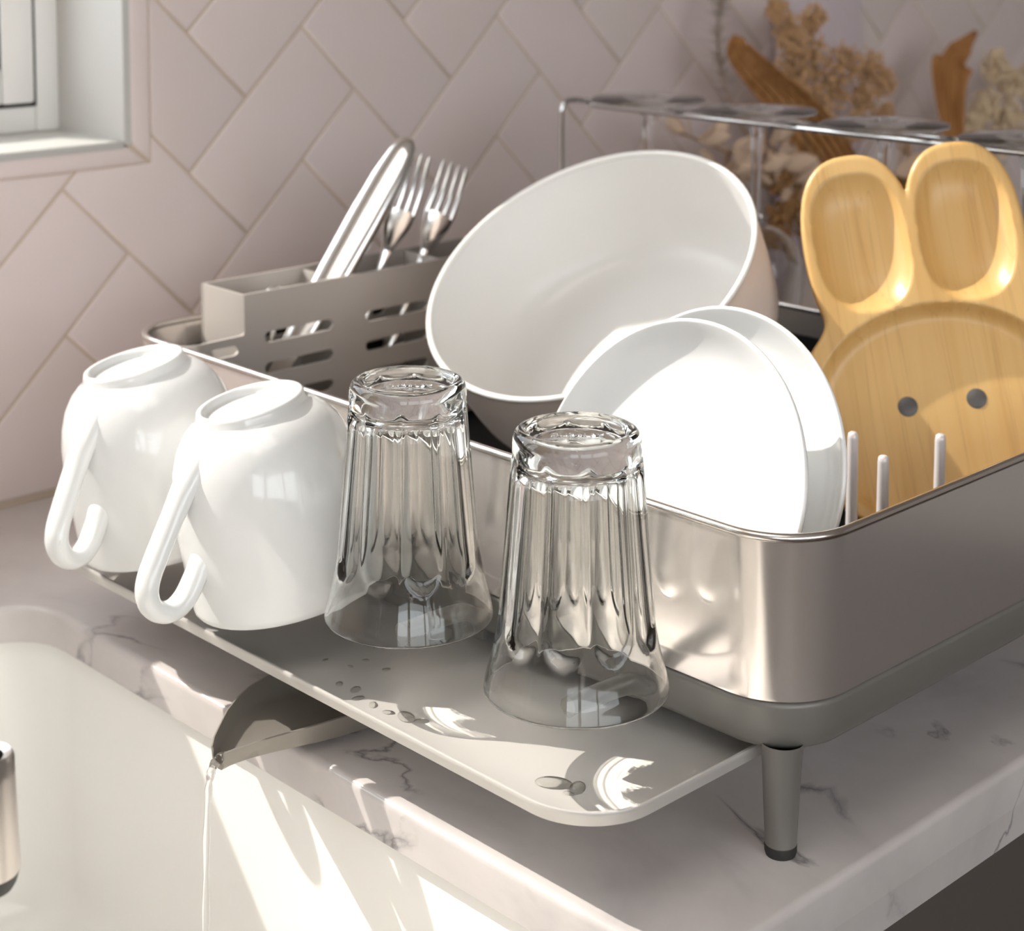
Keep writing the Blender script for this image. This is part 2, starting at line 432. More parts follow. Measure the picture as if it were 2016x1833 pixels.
# other walls, floor, ceiling
g = G(); g.box(-2.2, -2.6, FZ-.05, 3.2, WY+.3, FZ); g.obj('floor', 'floor', kind='structure', label='dark brown oak floor of the kitchen')
g = G(); g.box(-2.2, -2.6, 1.65, 3.2, WY+.3, 1.70); g.obj('ceiling', 'room', kind='structure', label='plain off-white kitchen ceiling')
g = G(); g.box(3.2, -2.6, FZ, 3.25, WY+.3, 1.65); g.obj('wall_right', 'room', kind='structure', label='plain painted wall on the right side')
g = G(); g.box(-2.2, -2.65, FZ, -2.1, -2.6, 1.65); g.box(1.1, -2.65, FZ, 3.2, -2.6, 1.65); g.box(-2.1, -2.65, FZ, 1.1, -2.6, .35); g.box(-2.1, -2.65, 1.6, 1.1, -2.6, 1.65); g.box(-.56, -2.66, .35, -.46, -2.59, 1.6); g.obj('wall_front', 'room', kind='structure', label='painted wall behind the viewer with a wide opening added for fill daylight')  # opening added for fill daylight, its post to stripe reflections in the steel
g = G(); g.box(-2.25, -2.6, FZ, -2.2, -2.4, 1.65); g.box(-2.25, -1.2, FZ, -2.2, WY+.3, 1.65); g.box(-2.25, -2.4, 1.6, -2.2, -1.2, 1.65); g.box(-2.25, -2.4, FZ, -2.2, -1.2, .35)
g.obj('wall_left', 'room', kind='structure', label='painted wall with a wide opening added for fill daylight')  # unseen opening put in and sized for the fill daylight

cl = empty('added_fill_panel', (-.1, .45, 1.65), label='flat square fill light panel added above the sink, out of view', cat='fill light')  # fill panel added to brighten the counter from above, not a known lamp
g = G()
for a in ((-.53, -.53, -.5, .53), (.5, -.53, .53, .53), (-.5, -.53, .5, -.5), (-.5, .5, .5, .53)): g.box(a[0], a[1], -.03, a[2], a[3], 0)
g.obj('frame', 'upvc', cl, ang=30)
g = G(); g.box(-.5, -.5, -.022, .5, .5, -.006); g.obj('diffuser', 'fillglow', cl, ang=30)

# ------------------------------------------------------------------ counter, sink, cabinet, faucet
XS, YS, YFR = .579, 1.092, .488
def arc(cx, cy, r, a0, a1, n=8): return [(cx+r*math.cos(a0+(a1-a0)*i/n), cy+r*math.sin(a0+(a1-a0)*i/n)) for i in range(n+1)]
rs = .045; XL = -.03
outl = ([(-1.2, YFR)]+arc(XL-.008, YFR+.008, .008, -PI/2, 0, 4)+arc(XL+rs, YS-rs, rs, PI, PI/2)+arc(XS-rs, YS-rs, rs, PI/2, 0)
        + arc(XS+.008, YFR+.008, .008, PI, 1.5*PI, 4)+[(3.19, YFR), (3.19, WY), (-1.2, WY)])
bt = [(p[0], p[1]) for p in inset(outl, 0)]
g = G()
lo = lambda d, z: [(p[0], p[1], z) for p in inset(outl, d)]
g.loft([lo(0, -.025), lo(0, -.0045), lo(.0004, -.0026), lo(.0014, -.0013), lo(.0028, -.0004), lo(.0045, 0)], True)
vs_, fs_ = holed_plate(inset(outl, .0045), [], 0, 0, lambda u, v, t: (u, v, 0))
g.add(vs_[:len(vs_)//2], [f for f in fs_ if max(f) < len(vs_)//2])
vs_, fs_ = holed_plate(outl, [], 0, 0, lambda u, v, t: (u, v, -.025))
g.add(vs_[:len(vs_)//2], [f for f in fs_ if max(f) < len(vs_)//2])
g.box(XS+.001, YFR, -.044, 3.19, YFR+.03, -.0250); g.box(-1.2, YFR, -.044, XL-.001, YFR+.03, -.0250)
g.obj('countertop', 'marble', ang=40, label='white marble countertop with fine grey veins around the sink', cat='countertop')
g = G()
xr = XS+.0055; yb = YS+.006; xl = XL-.006; yn = .447
def sl(d, z, r): return rrect(xl+d, yn+d, xr-d, yb-d, max(r, .004), z)
loops = [sl(-.014, -.0255, .062), sl(0, -.0255, .05), sl(.0006, -.03, .05), sl(.003, -.13, .052), sl(.006, -.19, .056)]
for k in range(1, 7):
    a = PI/2*k/6; loops.append(sl(.006+.03*(1-math.cos(a)), -.19-.03*math.sin(a), .06+.01*k/6))
loops.append(sl(.25, -.223, .02))
g.loft(loops, True, False, True)
g.loft([sl(-.014, -.0255, .062), sl(-.014, -.245, .062)], True, False, True)
sink = empty('kitchen_sink', (0, 0, 0), label='deep white enamel sink let into the marble counter', cat='sink')
g.obj('basin', 'sink', sink, ang=45)
g = G(); g.lathe([(.0, .0), (.02, .0), (.032, .0015), (.036, .004), (.04, .004), (.042, .001)], 32, ((xl+xr)/2, (yn+yb)/2, -.2225))
g.obj('drain', 'steel_rim', sink)
cab = empty('base_cabinet', (1.9, .9, FZ), label='dark taupe base cabinet in shade below the marble counter', cat='cabinet')
def cb(name, m, *b, bv=.001):
    gg = G(); gg.box(b[0]-1.9, b[1]-.9, b[2]-FZ, b[3]-1.9, b[4]-.9, b[5]-FZ, bv); return gg.obj(name, m, cab, ang=30)
cb('body', 'cabinet', XS+.05, .56, FZ+.1, 3.18, WY, -.046); cb('plinth', 'cabinet', XS+.05, .62, FZ, 3.18, WY, FZ+.099)
for k in range(4):
    x = XS+.052+k*.64
    dd = cb('door', 'cabinet', x, .541, FZ+.11, x+.632, .5595, -.05, bv=.002)
    gg = G(); gg.tube([(x+.58-1.9, .541-.9, .72), (x+.58-1.9, .515-.9, .72), (x+.58-1.9, .515-.9, .60), (x+.58-1.9, .541-.9, .60)], .004, 8); gg.obj('handle', 'chrome', dd)
# pull-down faucet head hanging over the sink
fx, fy = .3340, .6740
fa = empty('kitchen_faucet', (.20, 1.18, 0), label='brushed metal spray head of the faucet above the sink', cat='faucet')
def rel(pts): return [(p[0]-.20, p[1]-1.18, p[2]) for p in pts]
g = G(); g.lathe([(.0082, .120), (.0115, .1215), (.0128, .1195), (.0130, .112), (.0142, .0705), (.0139, .0690)], 40, (fx-.20, fy-1.18, 0))
g.lathe([(.0082, .120), (.0080, .112)], 40, (fx-.20, fy-1.18, 0))
g.obj('spray_head', 'faucet', fa, ang=50)
g = G(); g.lathe([(.0139, .0690), (.0125, .0640), (.011, .0615), (.004, .0605), (.0001, .0604)], 40, (fx-.20, fy-1.18, 0)); g.obj('nozzle', 'rubber', fa)
nk = [(fx, fy, .110), (fx-.004, fy+.004, .14), (fx-.03, fy+.03, .25), (fx-.05, fy+.12, .40), (fx-.075, fy+.28, .45), (fx-.11, fy+.42, .40), (.2, 1.18, .26), (.2, 1.18, .14), (.2, 1.18, .0)]
g = G(); g.tube(rel(smooth_path(nk, 8)), .0075, 16); g.obj('neck', 'faucet', fa)
g = G(); g.lathe([(.0001, .03), (.013, .03), (.014, .028), (.014, .006), (.022, .004), (.023, 0.0)], 32); g.obj('collar', 'faucet', fa)

# ------------------------------------------------------------------ dish rack
X0, X1, Y0, Y1 = .672, 1.095, .502, 1.118
RC = .042
rack = empty('dish_rack', ((X0+X1)/2, (Y0+Y1)/2, 0), label='stainless steel dish rack on grey legs holding plates, a pot and cutlery', cat='dish rack')
rx, ry = rack.location.x, rack.location.y
def rk(d, z, r=None): return [(p[0]-rx, p[1]-ry, p[2]) for p in rrect(X0+d, Y0+d, X1-d, Y1-d, (RC-d) if r is None else r, z, 14)]
ZR = .1685
g = G(); g.loft([rk(.0016, .0835), rk(.0002, .0842), rk(0, .086), rk(0, ZR-.001), rk(.0018, ZR-.001), rk(.0018, .0835), rk(.0016, .0835)], True)
band = g.obj('frame_band', 'steel', rack, ang=40)
g = G()
prof = [(.0009+.0026*math.cos(2*PI*k/12), ZR+.0024*math.sin(2*PI*k/12)) for k in range(13)]
g.loft([rk(.0009-(a-.0009), z) for a, z in prof], True); g.obj('rolled_rim', 'steel_rim', rack, ang=60)
# base with tapered underside
g = G()
g.loft([rk(.0022, .0832), rk(.0008, .0822), rk(.0006, .080), rk(.0016, .068), rk(.0030, .0615), rk(.0055, .0580), rk(.0095, .0564), rk(.016, .056), rk(.06, .0555, .01)], True, False, True)
g.loft([rk(.0022, .0832), rk(.0045, .083), rk(.006, .0635), rk(.012, .0600), rk(.05, .0590, .01)], True, False, True)
g.obj('base', 'grey_plastic', rack, ang=50)
g = G(); g.loft([rk(.0030, .1480), rk(.0036, .1480), rk(.0046, .066), rk(.012, .0612), rk(.05, .0602, .01)], True, False, True)
g.obj('liner', 'black_plastic', rack, ang=50)
for lx, ly in ((X0+.0180, Y0+.0205), (X1-.0180, Y0+.0205), (X0+.0180, Y1-.0205), (X1-.0180, Y1-.0205)):
    g = G(); g.lathe([(.0112, .0600), (.0106, .0552), (.0102, .0500), (.0098, .042), (.0081, .0058)], 36, (lx-rx, ly-ry, 0), False, True)
    lg = g.obj('leg', 'grey_plastic', rack, ang=50)
    g = G(); g.lathe([(.0076, .0062), (.0083, .0054), (.0083, .0022), (.0076, .0), (.0001, .0)], 36, (lx-rx, ly-ry, 0)); g.obj('rubber_foot', 'rubber', lg)
# plate pins
for px, py in ((.886, .620), (.860, .580), (.921, .580), (.83, .70), (.70, .76), (.99, .72)):
    g = G(); zt = .157 if py < .65 else .12
    g.lathe([(.0042, .060), (.0038, .075), (.0034, zt-.004), (.0030, zt-.001), (.0018, zt), (.0001, zt)], 14, (px-rx, py-ry, 0)); g.obj('pin', 'pin', rack, ang=60)
# cup pegs under the cups, out from the base
GL = [(.616, .596), (.6143, .7243)]; MG = [(.6118, .829), (.6093, .953)]
for (cx, cy), zt in ((GL[0], .0855), (GL[1], .0855), (MG[0], .080), (MG[1], .080)):
    g = G(); g.tube(smooth_path([(X0+.012-rx, cy-ry, .0700), (X0-.004-rx, cy-ry, .0720), (X0-.02-rx, cy-ry, .0780), (cx-.006-rx, cy-ry, zt-.0062)], 5), .0052, 14)
    g.obj('cup_peg', 'grey_plastic', rack, ang=50)
# swivel drain spout resting on the counter
left = [(.72, .838), (.66, .8405), (.62, .8410), (.60, .8405), (.585, .8370), (.572, .8310), (.558, .8215), (.545, .8100), (.535, .8010), (.528, .7930)]
right = [(.72, .757), (.66, .759), (.62, .7625), (.60, .7650), (.585, .7680), (.572, .7715), (.558, .7750), (.545, .7780), (.535, .7795), (.529, .7805)]
prf = []
for (ax, ay), (bx_, by_) in zip(left, right):
    k = len(prf)/9.0
    h = .0195-.004*k; fl = .0045+.003*k
    A, B = Vector((ax, ay, 0)), Vector((bx_, by_, 0)); d = (B-A).normalized(); w = (B-A).length; q = min(.012, w*.3)
    z = lambda zz: Vector((0, 0, zz))
    prf.append([A+z(h), A+d*.0012+z(h+.0003), A+d*.0022+z(h-.001), A+d*(q*.5)+z(fl+.003), A+d*q+z(fl), B-d*q+z(fl), B-d*(q*.5)+z(fl+.003), B-d*.0022+z(h-.001), B-d*.0012+z(h+.0003), B+z(h),
                B-d*(q*.3)+z(fl), B-d*q+z(fl-.003), A+d*q+z(fl-.003), A+d*(q*.3)+z(fl)])
g = G(); g.loft([[(p.x-rx, p.y-ry, p.z) for p in l] for l in prf], True, True, True)
g.obj('drain_spout', 'spout', rack, ang=50)
g = G(); g.box(.685-rx, .74-ry, .003, .76-rx, .86-ry, .0565, .004); g.obj('spout_housing', 'grey_plastic', rack)

# pull-out drip tray for the cups
TX0, TX1, TY0, TY1 = .5655, .80, .537, 1.044
tray = empty('drip_tray', (.66, .80, .044), label='brushed steel drip tray pulled out under the cups and glasses', cat='tray')
def tl(d, z): return [(p[0]-.66, p[1]-.80, p[2]-.044) for p in rrect(TX0+d, TY0+d, TX1-d, TY1-d, .042-d, z, 12)]
g = G(); g.loft([tl(.030, .0436), tl(.008, .0437), tl(.0018, .0450), tl(.0004, .0500), tl(0, .0515), tl(.0004, .0524), tl(.0016, .0527), tl(.0026, .0520), tl(.0034, .0500), tl(.0050, .0470), tl(.0090, .0456), tl(.030, .0455)], True, True, True)
g.obj('pan', 'steel_tray', tray, ang=50)
g = G(); g.box(.692-.66, .60-.80, .0117, .79-.66, 1.0-.80, .0119+.0003); g.obj('runner', 'grey_plastic', tray)

# ------------------------------------------------------------------ mugs
def make_mug(ctr, label, turn=0.):
    n = Vector((-.184, .104, .976)).normalized()
    ex = Vector((-math.cos(turn), -math.sin(turn), 0)); ex = (ex-n*ex.dot(n)).normalized(); ey = n.cross(ex)
    r = empty('mug', ctr, frame_rot(ex, ey, n), label=label, cat='mug', group='white mugs hanging upside down')
    g = G(); H = .116
    out = [(.0590, 0), (.0600, .0014), (.0601, .004), (.0598, .020), (.0592, .045), (.0580, .060), (.0560, .0735), (.0530, .0850), (.0485, .0950), (.0430, .1025), (.0372, .1075), (.0342, .1090), (.0332, .1105), (.0327, .1135), (.0318, .1156), (.0303, .1160), (.0288, .1152), (.0278, .1125), (.0268, .1105), (.0230, .1098), (.0001, .1092)]
    inn = [(.0590, 0), (.0578, .0008), (.0572, .003), (.0565, .045), (.0550, .060), (.0528, .0730), (.0495, .0840), (.0450, .0930), (.0380, .1005), (.0300, .1035), (.0001, .1045)]
    g.lathe(out, 72); g.lathe(inn, 72); g.obj('body', 'ceramic', r, ang=60)
    hp = [(.0400, .0960), (.0535, .0855), (.0640, .0750), (.0730, .0655), (.0830, .0545), (.0905, .0455), (.0942, .0375), (.0935, .0290), (.0880, .0230), (.0800, .0212), (.0715, .0245), (.0640, .0310), (.0585, .0365), (.0520, .0420)]
    path = smooth_path([(a, 0, h) for a, h in hp], 6)
    k = len(path)
    # oval section
    loops = []
    for i, p in enumerate(path):
        t = (path[min(i+1, k-1)]-path[max(i-1, 0)]).normalized(); w = Vector((0, 1, 0)); u = w.cross(t)
        s = 1+.25*max(0, 1-i/14)+.2*max(0, 1-(k-1-i)/8)
        loops.append([p+w*(.0082*s*math.cos(2*PI*j/16))+u*(.0062*s*math.sin(2*PI*j/16)) for j in range(16)])
    g = G(); g.loft(loops, True, True, True); g.obj('handle', 'ceramic', r, ang=80)
    return r
make_mug((*MG[0], .077), 'white mug upside down beside the fluted tumblers, nearer of the two mugs')
make_mug((*MG[1], .077), 'white mug upside down at the far end of the drip tray, farther from the tumblers', .25)

# ------------------------------------------------------------------ fluted tumblers
def interp(tab, x):
    for (a, b), (c, d) in zip(tab, tab[1:]):
        if x <= c: 
            t = (x-a)/(c-a); t = max(0, min(1, t)); return b+(d-b)*t
    return tab[-1][1]
def make_tumbler(loc, rotz, label):
    o_tab = smooth_path([(0, .0472, 0), (.006, .0462, 0), (.014, .0440, 0), (.026, .0413, 0), (.042, .0393, 0), (.062, .0376, 0), (.095, .0348, 0), (.118, .0329, 0), (.124, .0324, 0)], 6)
    o_tab = [(p.x, p.y) for p in o_tab]
    nF = 10; seg = 160
    g = G(); loops = []
    def ring(z, r, amp):
        pts = []
        for j in range(seg):
            th = 2*PI*j/seg; ph = (th % (2*PI/nF))-PI/nF           # -pi/n..pi/n inside one flute
            q = ph/(PI/nF)
            zs = .036-.0105*(1-q*q)                                # scalloped lower end of the flute
            ze = .121
            f = max(0, min(1, (z-zs)/.0055)); f = f*f*(3-2*f)
            f2 = max(0, min(1, (ze-z)/.006)); f2 = f2*f2*(3-2*f2)
            depth = .0028*(1-abs(q)**2.2)
            rr = r-amp*f*f2*(depth)+amp*f*f2*.0003
            pts.append((rr*math.cos(th), rr*math.sin(th), z))
        return pts
    zs = [0.0006+.0008*k for k in range(3)]+[.003+.0022*k for k in range(54)]
    zs = [z for z in zs if z < .1225]
    loops.append([(.0466*math.cos(2*PI*j/seg), .0466*math.sin(2*PI*j/seg), 0) for j in range(seg)])
    for z in zs: loops.append(ring(z, interp(o_tab, z), 1.0))
    for r, z in ((.0325, .1245), (.0322, .1268), (.0313, .1290), (.0300, .1303), (.0285, .1310), (.0268, .1310), (.0258, .1302), (.0250, .1284), (.0235, .1275), (.0150, .1268), (.0060, .1265), (.0002, .1265)):
        loops.append([(r*math.cos(2*PI*j/seg), r*math.sin(2*PI*j/seg), z) for j in range(seg)])
    g.loft(loops, True)
    inn = [(.0466, 0), (.0458, .0004), (.0453, .0016), (.0436, .008), (.0412, .016), (.0385, .028), (.0362, .045), (.0342, .065), (.0318, .090), (.0304, .104), (.0290, .1095), (.0262, .1130), (.0210, .1150), (.0120, .1160), (.0002, .1163)]
    ii = smooth_path([(a, b, 0) for a, b in inn], 3)
    g.lathe([(max(p.x, .0002), p.y) for p in ii], seg)
    o = g.obj('tumbler', 'glass', ang=180, loc=(*loc, .087), label=label, cat='glass', group='fluted tumblers upside down')
    o.rotation_euler = (0, 0, rotz); o.scale = (1, 1, 1.025)
    cu = bpy.data.curves.new('lettering', 'FONT'); cu.body = 'DURALEX'; cu.size = .0062; cu.extrude = .00025; cu.align_x = 'CENTER'; cu.align_y = 'CENTER'
    to = bpy.data.objects.new('lettering_tmp', cu); COL.objects.link(to)
    dg = bpy.context.evaluated_depsgraph_get(); me = bpy.data.meshes.new_from_object(to.evaluated_get(dg)); bpy.data.objects.remove(to, do_unlink=True)
    me.materials.append(M['glass']); tx = bpy.data.objects.new('lettering', me); COL.objects.link(tx)
    tx.parent = o; tx.location = (0, 0, .1272); tx.rotation_euler = (0, 0, -rotz-PI/4); tx['label'] = 'raised lettering on the glass base'
    o.cycles.is_caustics_caster = True
    return o
make_tumbler(GL[1], .12, 'clear fluted glass tumbler upside down right beside the white mugs')
make_tumbler(GL[0], .31, 'clear fluted glass tumbler upside down nearest the rack corner')
for o in list(tray.children)+[band]:
    o.cycles.is_caustics_receiver = True

# ------------------------------------------------------------------ plates
def make_plate(c, n, R, label):
    n = Vector(n).normalized(); ex = Vector((0, 1, 0)); ex = (ex-n*ex.dot(n)).normalized(); ey = n.cross(ex)
    g = G(); s = R/.0985
    pr = [(.0985, -.0004), (.0980, .0006), (.0970, .0009), (.0960, .0004), (.0935, -.0020), (.0880, -.0075), (.0800, -.0130), (.0700, -.0165), (.0600, -.0178), (.0300, -.0182), (.0001, -.0183)]
    bk = [(.0985, -.0004), (.0982, -.0020), (.0955, -.0060), (.0890, -.0120), (.0800, -.0175), (.0700, -.0205), (.0560, -.0218), (.0555, -.0240), (.0530, -.0243), (.0520, -.0222), (.0001, -.0220)]
    pp = [(p.x, p.y) for p in smooth_path([(a*s, b*s, 0) for a, b in pr], 3)]
    bb = [(p.x, p.y) for p in smooth_path([(a*s, b*s, 0) for a, b in bk], 3)]
    g.lathe([(max(a, .0001), b) for a, b in pp], 96); g.lathe([(max(a, .0001), b) for a, b in bb], 96)
    o = g.obj('plate', 'plate', ang=70, label=label, cat='plate', group='white plates standing in the rack')
    o.matrix_world = Matrix.Translation(Vector(c)) @ frame_rot(ex, ey, n).to_4x4()
    return o
make_plate((.7248, .6357, .1540), (-.92, .036, .385), .0985, 'white plate standing in the rack, in front of the other plate')
make_plate((.772, .643, .1535), (-.945, .0, .325), .096, 'white plate standing behind the front plate, partly hidden')

# ------------------------------------------------------------------ pot
n = Vector((-.575, -.045, .817)).normalized(); ex = Vector((0, 1, 0)); ex = (ex-n*ex.dot(n)).normalized(); ey = n.cross(ex)
pot = empty('saucepan', (.8845, .8455, .226), frame_rot(ex, ey, n), label='large blush enamel saucepan lying tilted with its cream inside facing out', cat='saucepan')
g = G(); o_ = [(.1245, -.0012), (.1235, -.006), (.1220, -.030), (.1195, -.058), (.1160, -.074), (.1080, -.087), (.0950, -.0945), (.0001, -.0950)]
g.lathe([(max(p.x, .0001), p.y) for p in smooth_path([(a, b, 0) for a, b in o_], 5)], 96); g.obj('outer_shell', 'pot_out', pot, ang=60)
g = G(); i_ = [(.1215, -.0012), (.1205, -.006), (.1190, -.030), (.1165, -.055), (.1125, -.070), (.1040, -.0815), (.0920, -.0865), (.0700, -.0880), (.0001, -.0882)]
g.lathe([(max(p.x, .0001), p.y) for p in smooth_path([(a, b, 0) for a, b in i_], 5)], 96); g.obj('inner_lining', 'pot_in', pot, ang=60)
g = G(); g.lathe([(.1230+.0022*math.cos(2*PI*k/12), .0002+.0018*math.sin(2*PI*k/12)) for k in range(13)], 96); g.obj('rim', 'pot_rim', pot, ang=80)
g = G(); g.lathe([(.0001, -.0985), (.088, -.0985), (.0895, -.0975), (.0895, -.094), (.0001, -.094)], 72); g.obj('base_disc', 'steel', pot, ang=40)

# ------------------------------------------------------------------ rabbit shaped wooden plate
n = Vector((-.725, -.544, .42)).normalized(); e1 = Vector((.6, -.8, 0)); e2 = n.cross(e1); ro = math.radians(9.5)
f1 = e1*math.cos(ro)+e2*math.sin(ro); f2 = -e1*math.sin(ro)+e2*math.cos(ro)
bun = empty('rabbit_plate', (.9817, .6166, .1589), frame_rot(f1, f2, n), label='pale wooden rabbit-shaped plate with carved ear wells and two dark eyes', cat='plate')
def ell(x, y, cx, cy, a, b, rot=0., p=2.):
    c, s = math.cos(rot), math.sin(rot); u = ((x-cx)*c+(y-cy)*s)/a; w = (-(x-cx)*s+(y-cy)*c)/b
    k = (abs(u)**p+abs(w)**p)**(1/p)
    return (k-1)*min(a, b)*.98
def smin(a, b, k):
    h = max(0, min(1, .5+.5*(b-a)/k)); return b+(a-b)*h-k*h*(1-h)
def sd_out(x, y):
    ears = min(ell(x, y, -.0350, .108, .0388, .066, .02, 2.5), ell(x, y, .0350, .108, .0388, .066, -.02, 2.5))
    return smin(ears, ell(x, y, 0, -.006, .0965, .085), .012)
def sd_well(x, y):
    w1 = min(ell(x, y, -.0350, .1120, .0315, .0485, .04, 2.6), ell(x, y, .0350, .1120, .0315, .0485, -.04, 2.6))
    w2 = ell(x, y, 0, -.009, .0850, .0735, 0, 2.1)
    return w1, w2
def front_z(x, y):
    d = -sd_out(x, y); z = .0
    if d < .0022: t = max(0, d)/.0022; z -= .0022*(1-math.sqrt(max(0, 1-(1-t)**2)))
    w1, w2 = sd_well(x, y)
    for w, dep, wd in ((w1, .0125, .0240), (w2, .0105, .0130)):
        if w < 0:
            t = min(1, -w/wd); z -= dep*(1-(1-t)**3.0)
    return z
step = .0014; nx, ny = int(.20/step), int(.278/step); x00, y00 = -.100, -.097
val = {}
def P(i, j): return (x00+i*step, y00+j*step)
for i in range(nx+1):
    for j in range(ny+1): val[i, j] = sd_out(*P(i, j))
faces = []
for i in range(nx):
    for j in range(ny):
        cs = ((i, j), (i+1, j), (i+1, j+1), (i, j+1))
        if sum(1 for c in cs if val[c] < 0) >= 2 and max(val[c] for c in cs) < step*1.5: faces.append(cs)
pts = {}
edge_count = {}
for cs in faces:
    for a, b in zip(cs, cs[1:]+cs[:1]):
        k = (min(a, b), max(a, b)); edge_count[k] = edge_count.get(k, 0)+1
bound = set(v for e_, c in edge_count.items() if c == 1 for v in e_)
def vpos(c):
    if c in pts: return pts[c]
    x, y = P(*c)
    if c in bound or val[c] > 0:
        for _ in range(6):
            d = sd_out(x, y); h = 1e-5
            gx = (sd_out(x+h, y)-d)/h; gy = (sd_out(x, y+h)-d)/h; l = gx*gx+gy*gy
            if l < 1e-9: break
            x -= d*gx/l; y -= d*gy/l
    pts[c] = (x, y); return pts[c]
idx = {}; vv = []
for cs in faces:
    for c in cs:
        if c not in idx: idx[c] = len(vv); x, y = vpos(c); vv.append((x, y, front_z(x, y)))
nb = len(vv)
TH = .018
for c in list(idx): x, y = pts[c]; vv.append((x, y, -TH+(.003 if c in bound else 0)))
ff = [tuple(idx[c] for c in cs) for cs in faces]+[tuple(idx[c]+nb for c in reversed(cs)) for cs in faces]
for cs in faces:
    for a, b in zip(cs, cs[1:]+cs[:1]):
        if edge_count[(min(a, b), max(a, b))] == 1: ff.append((idx[b], idx[a], idx[a]+nb, idx[b]+nb))
mesh('body', vv, ff, 'wood', bun, ang=50)
for sx in (-.0225, .0225):
    z = front_z(sx, 0)
    g = G(); g.lathe([(.0001, z+.0004), (.0060, z+.0004), (.0066, z+.0001), (.0066, z-.002)], 28, (sx, 0, 0)); g.obj('eye', 'eye', bun, ang=50)

# ------------------------------------------------------------------ cutlery holder
CX0, CX1, CY0, CY1, CZ0, CZ1 = .734, 1.055, 1.050, 1.106, .066, .197
hold = empty('cutlery_holder', (CX0, CY0, CZ0), label='grey slotted cutlery holder standing at the back of the rack', cat='cutlery holder')
def hx(u, v, t): return (u-CX0, CY0+t-CY0, v-CZ0)
def slot(x0, x1, zc, h=.0085):
    r = h/2; return arc(x1-r, zc, r, -PI/2, PI/2, 5)+arc(x0+r, zc, r, PI/2, 1.5*PI, 5)
outer = [(.697, CZ0), (CX1, CZ0), (CX1, CZ1), (CX0, CZ1), (CX0, .170)]+arc(.732, .1690, .002, 0, -PI/2, 2)+[(.697, .1665)]
holes = []
for k, (a, b) in enumerate(((.752, .816), (.848, .912), (.944, 1.008))):
    for zz in (.1620, .1385, .1150, .0915): holes.append(slot(a, b, zz))
holes += [slot(.7035, .7285, .1570, .0075), slot(.7035, .7285, .1335, .0075)]
vs_, fs_ = holed_plate(outer, holes, 0, .0024, hx); mesh('front_panel', vs_, fs_, 'holder', hold, ang=30)
def hb(name, *b, bv=.0006):
    gg = G(); gg.box(b[0]-CX0, b[1]-CY0, b[2]-CZ0, b[3]-CX0, b[4]-CY0, b[5]-CZ0, bv); return gg.obj(name, 'holder', hold, ang=30)
vs_, fs_ = holed_plate([(CX0, CZ0), (CX1, CZ0), (CX1, CZ1), (CX0, CZ1)], [slot(a, b, zz) for a, b in ((.752, .816), (.848, .912), (.944, 1.008)) for zz in (.150, .120)], CY1-CY0-.0024, CY1-CY0, hx)
mesh('back_panel', vs_, fs_, 'holder', hold, ang=30)
hb('end_panel', CX0, CY0+.0024, CZ0, CX0+.0024, CY1-.0024, CZ1); hb('end_panel', CX1-.0024, CY0+.0024, CZ0, CX1, CY1-.0024, CZ1)
hb('divider', .8265, CY0+.0024, CZ0+.003, .8285, CY1-.0024, CZ1-.002); hb('divider', .932, CY0+.0024, CZ0+.003, .934, CY1-.0024, CZ1-.002)
hb('bottom', CX0+.0024, CY0+.0024, CZ0, CX1-.0024, CY1-.0024, CZ0+.0025)
g = G(); cl = [(p[0]-CX0, p[1]-CY0) for p in arc(.697, CY0+.018, .018, -PI/2, -PI, 6)]
g.loft([[(x, y, z-CZ0) for x, y in cl+[(cl[-1][0], cl[-1][1]+.03)]] for z in (CZ0, .1665)], False)
wing = g.obj('side_wing', 'holder', hold, ang=60)
md = wing.modifiers.new('thick', 'SOLIDIFY'); md.thickness = .002; md.offset = 0

def img_pt(x, y, Y):
    d = fwd+rgt*((x-PX)/F_PX)-upv*((y-PY)/F_PX); k = Y/d.y; return Vector((0, 0, .48))+d*k
# knife: broad handle sticks up out of the holder
kb, kt = img_pt(652, 548, 1.0685), img_pt(806, 272, 1.0660)
ax = (kt-kb).normalized(); side = (Vector((.55, -.83, .0))-ax*Vector((.55, -.83, .0)).dot(ax)).normalized(); nor = ax.cross(side)
kn = empty('table_knife', kb-ax*.06, frame_rot(side, nor, ax), label='steel table knife with its broad handle leaning out of the holder', cat='knife')
Lh = (kt-kb).length+.06
secs = []
for t, w, th in ((0, .0105, .0045), (.1, .0118, .0060), (.35, .0140, .0070), (.6, .0148, .0074), (.8, .0142, .0072), (.92, .0118, .0062), (.97, .0088, .0048), (.995, .0045, .0028), (1.0, .001, .0008)):
    z = t*Lh
    secs.append([(w*math.copysign(abs(math.cos(a))**.8, math.cos(a)), th*math.copysign(abs(math.sin(a))**.55, math.sin(a)), z) for a in [2*PI*k/24 for k in range(24)]])
g = G(); g.loft(secs, True, True, True); g.obj('handle', 'cutlery', kn, ang=70)
g = G(); g.loft([[(x, .0006*s, z) for x, z, s in ((-.008, 0, 1), (.008, 0, 1), (.008, 0, -1), (-.008, 0, -1))], [(x, .0006*s, z) for x, z, s in ((-.008, -.055, 1), (.005, -.055, 1), (.005, -.055, -1), (-.008, -.055, -1))]], True, True, True)
g.obj('blade', 'cutlery', kn, ang=30)
